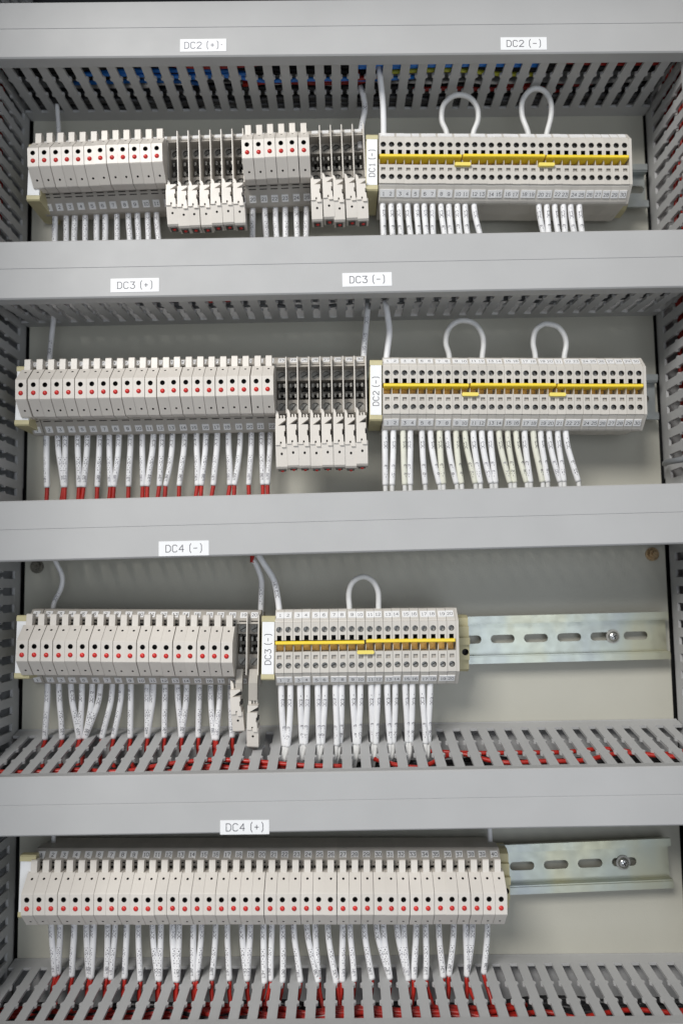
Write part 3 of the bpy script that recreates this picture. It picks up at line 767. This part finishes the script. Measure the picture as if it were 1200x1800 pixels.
def drop(row, tops, bots, ytop, ybot, pt, names, items, group, sleeve, D=None, red=None, redpx=0, r=2.15, straight=False):
    for i, (xt, xb) in enumerate(zip(tops, bots)):
        yb = ybot(xb) + random.uniform(-3, 3) * (D is not None)
        if D is not None:
            X1, p1, zw = hit(D, xb, yb + 3)
            p1 = max(p1, 17.5); zw = D['zbt'] + (D['zft'] - D['zbt']) * p1 / PF + D['sl'] * X1; z1 = zw - 0.6
            k_ = round((X1 - D['phase']) / PITCH - 0.5); xs_ = D['phase'] + (k_ + 0.5) * PITCH
            X1 = xs_ + max(-2.0, min(2.0, X1 - xs_))
        else:
            p1 = pt - 3; X1, z1 = P(xb, yb, p1)
        X0, z0 = P(xt, ytop(xt), pt)
        q = random.uniform(-0.5, 0.5)
        A = (X0, -pt, z0 + 5); B = (X0 + q * .2, -pt, z0)
        dz = z0 - z1
        pts = [A, B, (X0 + (X1 - X0) * .14 + q * .5, -(pt + (p1 - pt) * .22), z0 - dz * .33), (X0 + (X1 - X0) * .55 + q * .9, -(pt + (p1 - pt) * .62), z0 - dz * .68), (X1, -p1, z1)]
        tail = None
        dirx = random.choice((-1, 1)) if xb > 400 else 1
        if D is not None and straight: dirx = -1
        rt = 1.55
        if D is not None:
            xr = random.uniform(28, 70) * dirx; dpz = random.uniform(12, 24)
            tail = [(X1, -p1, z1 + 3), (X1 + .3 * dirx, -p1 - 1, z1 - 2), (X1 + 1.5 * dirx, -p1 - 9, z1 - 7), (X1 + 7 * dirx, -p1 - 21, z1 - dpz), (X1 + 20 * dirx, -min(72, p1 + 34), z1 - dpz - 5), (X1 + xr, -min(74, p1 + 38), z1 - dpz - 6)]
        elif redpx:
            Xe, ze = P(xb - redpx * .25 * random.uniform(.2, 1.2) * (1 if xb < 420 else -.2), yb + 34, p1)
            tail = [(X1, -p1, z1 + 3), (X1, -p1, z1), (Xe, -p1, ze)]
        else:
            tail = [(X1, -p1, z1 + 2), (X1 + (X1 - pts[3][0]) * .3, -p1, z1 - 14)]
        rv = r * random.uniform(.96, 1.04)
        L = dz
        it = items(i, L)
        sm = sleeve if not isinstance(sleeve, (list, tuple)) else random.choice(sleeve)
        make_wire(names(i), group, pts, rv, sm, it, tail, red if red else M_WWHITE, rt if red is M_WRED else 1.7, ang=random.choice((-.5, -.25, 0, .25, .5)) )
def nm(row, part):
    return lambda i: 'white sleeved wire, %s from left below the %s on the %s rail' % (ords(i + 1), part, ROWN[row])
def lin(x0, y0, x1, y1): return lambda x: y0 + (y1 - y0) * (x - x0) / (x1 - x0)
def txt_fuse(dc):
    def f(i, L):
        out = [('DC%d.%d' % (dc, i + 1), L * 0.86 if L < 40 else L * 0.80, 2.0)]
        if L > 24: out.append(('FB%d TW1-2(+)' % (i % 8 + 1), min(13.0, L * .36), 1.9))
        return out
    return f
def txt_feed(dc):
    def f(i, L):
        out = [('DC%d' % dc, L * 0.70, 2.0), ('-', L * .70 + 5.0, 2.0)]
        if L > 24: out.append(('-%d/ TB' % (i + 1), min(10.0, L * .33), 1.9))
        return out
    return f
g1, g2 = 'white sleeved wires below the fuse terminals', 'white sleeved wires below the feed-through terminals'
# top rail
drop(0, [97,116,132,150,170,185,205,225,241,259,275, 444,465,484,501,520,538], [97,116,131,150,171,184,205,229,244,261,282, 444,469,489,502,523,537],
     lin(90, 372, 545, 358), lambda x: 440, 26, nm(0, 'fuse terminals'), txt_fuse(1), g1, M_SLEEVE, red=M_WRED)
drop(0, [672,687,701,716,731,745,760,774,788,803,817,832, 946,960,974,989,1002,1017], [675,692,705,724,736,751,763,784,794,810,825,848, 960,966,984,994,1014,1026],
     lin(670, 352, 1100, 355), lambda x: 432, 43, nm(0, 'feed-through terminals'), txt_feed(2), g2, M_SLEEVE, red=M_WWHITE)
# second rail
drop(1, [82,101,115,136,154,175,192,209,230,250,270,285,303,325,345,362,382,401,422,442,460,475], [83,112,114,139,147,171,194,200,226,251,259,280,291,315,347,354,375,404,412,437,462,470],
     lin(80, 763, 475, 758), lin(83, 857, 470, 852), 27, nm(1, 'fuse terminals'), txt_fuse(3), g1, M_SLEEVE, red=M_WRED, redpx=20)
drop(1, [676,691,708,721,741,756,772,786,801,816,831,846,861,876,891,906,921,936,949,964,979,993], [677,689,711,721,747,772,779,802,811,835,844,863,871,896,904,925,932,953,962,984,991,1016],
     lin(676, 752, 993, 752), lin(677, 853, 1016, 846), 43, nm(1, 'feed-through terminals'), txt_feed(2), g2, [M_SLEEVE, M_SLEEVEY], red=M_WWHITE)
# third rail
drop(2, [84,103,124,144,162,177,198,214,230,258,270,290,311,328,350,370,387,405], [82,108,136,145,162,165,193,200,224,251,256,284,310,317,346,374,380,405],
     lin(84, 1200, 400, 1196), lin(82, 1286, 405, 1294), 27, nm(2, 'fuse terminals'), txt_fuse(4), g1, M_SLEEVE, D=D4, red=M_WRED)
drop(2, [494,510,527,540,558,571,589,600,619,633,652,664,680,694,711,724,741,756], [500,505,531,536,561,566,592,597,625,630,656,661,686,691,716,721,748,753],
     lin(494, 1200, 756, 1196), lin(500, 1306, 750, 1300), 43, nm(2, 'feed-through terminals'), txt_feed(3), g2, M_SLEEVE, D=D4, red=M_WWHITE, straight=True)
# bottom rail
drop(3, [90,106,131,152,165,189,203,223,243,268,283,303,315,340,354,379,399,425,440,463,478,496,515,538,553,575,602,614,639,660,673,696,709,731,747,770,797,817,830,856],
     [95,102,124,151,160,185,195,219,246,272,280,305,311,334,345,367,397,427,430,458,485,490,518,550,554,582,611,615,646,675,679,707,711,734,741,770,798,825,829,858],
     lin(90, 1615, 856, 1612), lambda x: 1708 + 14 * (1 - ((x - 480) / 400) ** 2), 28, nm(3, 'fuse terminals'), txt_fuse(4), g1, M_SLEEVE, D=D5, red=M_WRED)

# feed wires rising to the trunking above and the jumper loops
def riser(label, pix, p0, p1, r=2.1, red=False, m=None, items=()):
    n = len(pix); pts = []
    for k, (x, y) in enumerate(pix):
        p = p0 + (p1 - p0) * k / (n - 1); X, Z = P(x, y, p); pts.append((X, -p, Z))
    root_pts = pts[::-1]
    tail = None
    if red:
        e = pts[-1]; tail = [(e[0], e[1], e[2] - 2), e, (e[0] - .6, e[1] + 0.5, e[2] + 8), (e[0] - 4, e[1] - 3, e[2] + 18)]
    make_wire(label, 'white feed wires rising into the trunking', root_pts, r, m or M_SLEEVE, items, tail, M_WRED)
riser('thin white wire rising at the far left of the top rail', [(103, 255), (103, 225), (101, 195), (99, 160)], 25, 18, 1.7, items=[('DC1.1', 12, 1.8)])
riser('white wire with red tip rising left of the DC1 (-) bracket', [(632, 262), (635, 225), (641, 190), (637, 163), (633, 152)], 36, 34, 2.2, True, items=[('FB3 TW1', 15, 2.0), ('DC1', 34, 2.0)])
riser('plain white wire rising right of the DC1 (-) bracket', [(674, 262), (674, 225), (673, 185), (669, 145), (664, 100)], 44, 60, 2.2)
riser('printed wire rising at the far left of the second rail', [(86, 660), (88, 620), (92, 580), (96, 545)], 24, 18, 2.0, items=[('DC3.1 TW', 22, 1.8)])
riser('printed white wire rising left of the DC2 (-) bracket', [(638, 650), (640, 610), (643, 575), (646, 540), (646, 520)], 36, 32, 2.2, items=[('FB2 TW1-2', 20, 2.0), ('DC2', 38, 2.0)])
riser('plain white wire rising right of the DC2 (-) bracket', [(676, 655), (680, 620), (684, 585), (681, 555), (676, 528)], 42, 44, 2.3)
riser('thin curved wire rising at the far left of the third rail', [(92, 1085), (95, 1060), (107, 1035), (109, 1012), (97, 985), (88, 955)], 20, 26, 1.8, items=[('DC4.1', 16, 1.8)])
riser('white printed wire with red tip left of the DC3 (-) bracket', [(458, 1085), (459, 1045), (459, 1018), (450, 992), (443, 984)], 28, 40, 2.1, True, items=[('TW1-2(+)', 16, 2.0)])
riser('white curved wire arching above the DC3 (-) bracket', [(492, 1090), (489, 1058), (481, 1020), (463, 990), (448, 965)], 42, 46, 2.2, items=[('DC3 FB4', 22, 2.0)])
riser('short grey wire end above the bottom row near its right end', [(862, 1495), (861, 1478), (860, 1455)], 22, 22, 1.8)
riser('short grey wire end above the first bottom terminals', [(93, 1500), (94, 1482), (94, 1455)], 20, 20, 1.6)
def loop(label, pix, p):
    pts = []
    for k, (x, y) in enumerate(pix): X, Z = P(x, y, p); pts.append((X, -p - 2.0 * math.sin(PI * k / (len(pix) - 1)), Z))
    root = empty('jumper_loop', pts[0]); tag(root, label, 'wire loop', 'white jumper wire loops')
    b = MB(); b.tube([Vector(q) - Vector(pts[0]) for q in smooth(pts, 7)], 2.0, 12); b.build('insulation', [M_WWHITE], root)
loop('rounder white wire loop, left one of two above the top rail', [(786, 252), (784, 232), (776, 213), (778, 188), (792, 173), (808, 169), (826, 175), (838, 192), (839, 213), (832, 232), (829, 252)], 44)
loop('narrow tall white wire loop, right one of two above the top rail', [(931, 252), (927, 232), (917, 205), (917, 180), (928, 163), (942, 158), (957, 164), (967, 183), (967, 207), (961, 232), (957, 252)], 44)
loop('wider white wire loop, left one of two above the second rail', [(791, 650), (789, 625), (783, 603), (787, 581), (800, 568), (816, 565), (834, 571), (846, 588), (849, 605), (847, 627), (845, 650)], 44)
loop('smaller white wire loop, right one of two above the second rail', [(942, 650), (940, 625), (936, 603), (940, 582), (952, 572), (963, 571), (979, 576), (990, 590), (994, 606), (991, 627), (990, 650)], 44)
loop('only white wire loop above the third rail', [(616, 1092), (614, 1068), (613, 1042), (620, 1023), (637, 1014), (654, 1021), (664, 1040), (665, 1066), (665, 1092)], 44)
# grey cable leaving the right trunking
b_pts = []
for (x, y, p) in ((1215, 806, 52), (1196, 809, 44), (1180, 812, 30), (1168, 815, 14)):
    X, Z = P(x, y, p); b_pts.append((min(X, XR_DUCT + 2) if p < 20 else X - 3, -p, Z))
root = empty('grey_cable', b_pts[0]); tag(root, 'short grey cable lying against the right trunking beside the second rail', 'cable')
b = MB(); b.tube([Vector(q) - Vector(b_pts[0]) for q in smooth(b_pts, 6)], 2.2, 10); b.build('jacket', [M_WGREY], root)

# ------------------------------------------------------------------ cables lying inside the trunking; extra black ones stand in for shade
def cable(label, pts, r, m, group):
    root = MB(); o = pts[0]
    root.tube([Vector(q) - Vector(o) for q in smooth(pts, 4)], r, 8)
    ob = root.build('cable', [m]); ob.location = Vector(o) * MM
    tag(ob, label, 'cable', group)
CN = {'red': M_WRED, 'white': M_WWHITE, 'blue': M_WBLUE, 'black': M_WBLACK, 'grey': M_WGREY, 'yellow green': M_WYEL}
def lay(D, col, where, x0, x1, p, h, r=1.6, top=False, wob=2.2, n=1):
    for _ in range(n):
        k = max(4, int((x1 - x0) / 28)); pts = []
        pp = p + random.uniform(-3, 3); hh = h + random.uniform(-1.5, 2.5)
        for i in range(k + 1):
            x = x0 + (x1 - x0) * i / k
            pi = min(76, max(5, pp + random.uniform(-wob, wob) + 3 * math.sin(i * .9 + pp)))
            if top: zt = D['zbt'] + (D['zft'] - D['zbt']) * pi / PF; z = zt - hh - random.uniform(0, 1.5)
            else: zt = D['zbb'] + (D['zfb'] - D['zbb']) * pi / PF; z = zt + hh + random.uniform(0, 1.5)
            pts.append((x, -pi, z + D['sl'] * x))
        cable('%s cable lying inside the %s trunking' % (col, where), pts, r, CN[col], '%s cables inside the %s trunking' % (col, where))
a0, a1 = DX0 + 4, DX1 - 4
T1 = 'topmost horizontal'
lay(D1, 'blue', T1, 15, 150, 64, 5, n=7, r=2.1); lay(D1, 'yellow green', T1, 35, 150, 50, 3); lay(D1, 'blue', T1, -110, 60, 46, 7, n=1)
lay(D1, 'red', T1, -60, 60, 66, 8, n=2); lay(D1, 'red', T1, -70, 40, 42, 7, n=2); lay(D1, 'white', T1, -50, 30, 72, 7, n=1)
lay(D1, 'red', T1, 60, a1, 26, 8, n=2); lay(D1, 'black', T1, a0, a1, 55, 16, n=7, wob=5, r=2.6); lay(D1, 'black', T1, a0, a1, 22, 9, n=7, wob=5, r=2.6); lay(D1, 'black', T1, a0, a1, 38, 20, n=5, wob=5, r=3); lay(D1, 'blue', T1, -200, -90, 30, 9)  # extra black runs added to darken the inside behind the slots
lay(D1, 'red', T1, 110, a1, 66, 6, n=2); lay(D1, 'black', T1, a0, a1, 16, 5, n=5, wob=3, r=2.8); lay(D1, 'red', T1, -130, -20, 68, 6, n=2); lay(D1, 'blue', T1, -190, -60, 50, 7, n=2)  # rear black runs added as shade at the back of the slots
T2 = 'second horizontal'
lay(D2, 'red', T2, a0, 0, 55, 5, n=3, wob=6); lay(D2, 'white', T2, -60, 60, 60, 4, n=4, wob=6); lay(D2, 'grey', T2, -150, a1, 35, 6, n=4, wob=6)
lay(D2, 'red', T2, 0, 110, 62, 6, n=2, wob=6); lay(D2, 'black', T2, a0, a1, 45, 14, n=4, wob=6); lay(D2, 'white', T2, 30, a1, 50, 8, n=2, wob=8)
T4 = 'fourth horizontal'
lay(D4, 'red', T4, a0, 0, 62, 4, top=True, n=3, wob=8); lay(D4, 'red', T4, 20, a1, 58, 3, top=True, n=1, wob=10); lay(D4, 'red', T4, 60, a1, 42, 4, top=True, n=1, wob=9); lay(D4, 'grey', T4, a0, a1, 40, 22, top=True, n=4, wob=6)
lay(D4, 'black', T4, a0, a1, 40, 14, top=True, n=6, wob=7, r=2.4); lay(D4, 'white', T4, -60, 60, 70, 12, top=True, n=2)  # black runs thickened to make the slots look shaded inside
T5 = 'lowest horizontal'
lay(D5, 'red', T5, a0, a1, 60, 8, top=True, n=3, wob=8); lay(D5, 'white', T5, -120, 60, 60, 8, top=True, n=1, wob=8); lay(D5, 'red', T5, a0, 120, 52, 9, top=True, n=6, wob=7); lay(D5, 'grey', T5, a0, a1, 48, 26, top=True, n=4, wob=6)
lay(D5, 'black', T5, a0, a1, 38, 16, top=True, n=7, wob=8, r=2.4); lay(D5, 'black', T5, a0, -60, 55, 8, top=True, n=3, wob=6)  # black runs thickened as shade below the open slots
def layv(side, col, z0, z1, p, off, n=1, r=1.7):
    X = XR_DUCT if side > 0 else XL_DUCT
    for _ in range(n):
        k = int((z1 - z0) / 40) + 2; pts = []
        pp = p + random.uniform(-6, 6); oo = off + random.uniform(0, 6)
        for i in range(k + 1):
            pts.append((X + side * (oo + 3 + random.uniform(-1.5, 1.5)), -min(75, max(5, pp + random.uniform(-5, 5))), z0 + (z1 - z0) * i / k))
        nm_ = 'right' if side > 0 else 'left'
        cable('%s cable standing inside the %s vertical trunking' % (col, nm_), pts, r, CN[col], '%s cables inside the %s vertical trunking' % (col, nm_))
layv(1, 'red', 0, ZTOP, 60, 2, n=5); layv(1, 'red', 0, ZTOP, 38, 2, n=5); layv(1, 'red', 60, ZTOP, 20, 3, n=3); layv(1, 'white', 100, ZTOP, 40, 3, n=2); layv(1, 'black', ZBOT, ZTOP, 30, 12, n=4); layv(1, 'grey', ZBOT, 60, 30, 6, n=3); layv(1, 'red', -80, 150, 30, 2, n=2)
layv(-1, 'black', ZBOT, ZTOP, 35, 8, n=5); layv(-1, 'red', 150, ZTOP, 40, 4, n=2); layv(-1, 'white', 180, ZTOP, 60, 4, n=1)
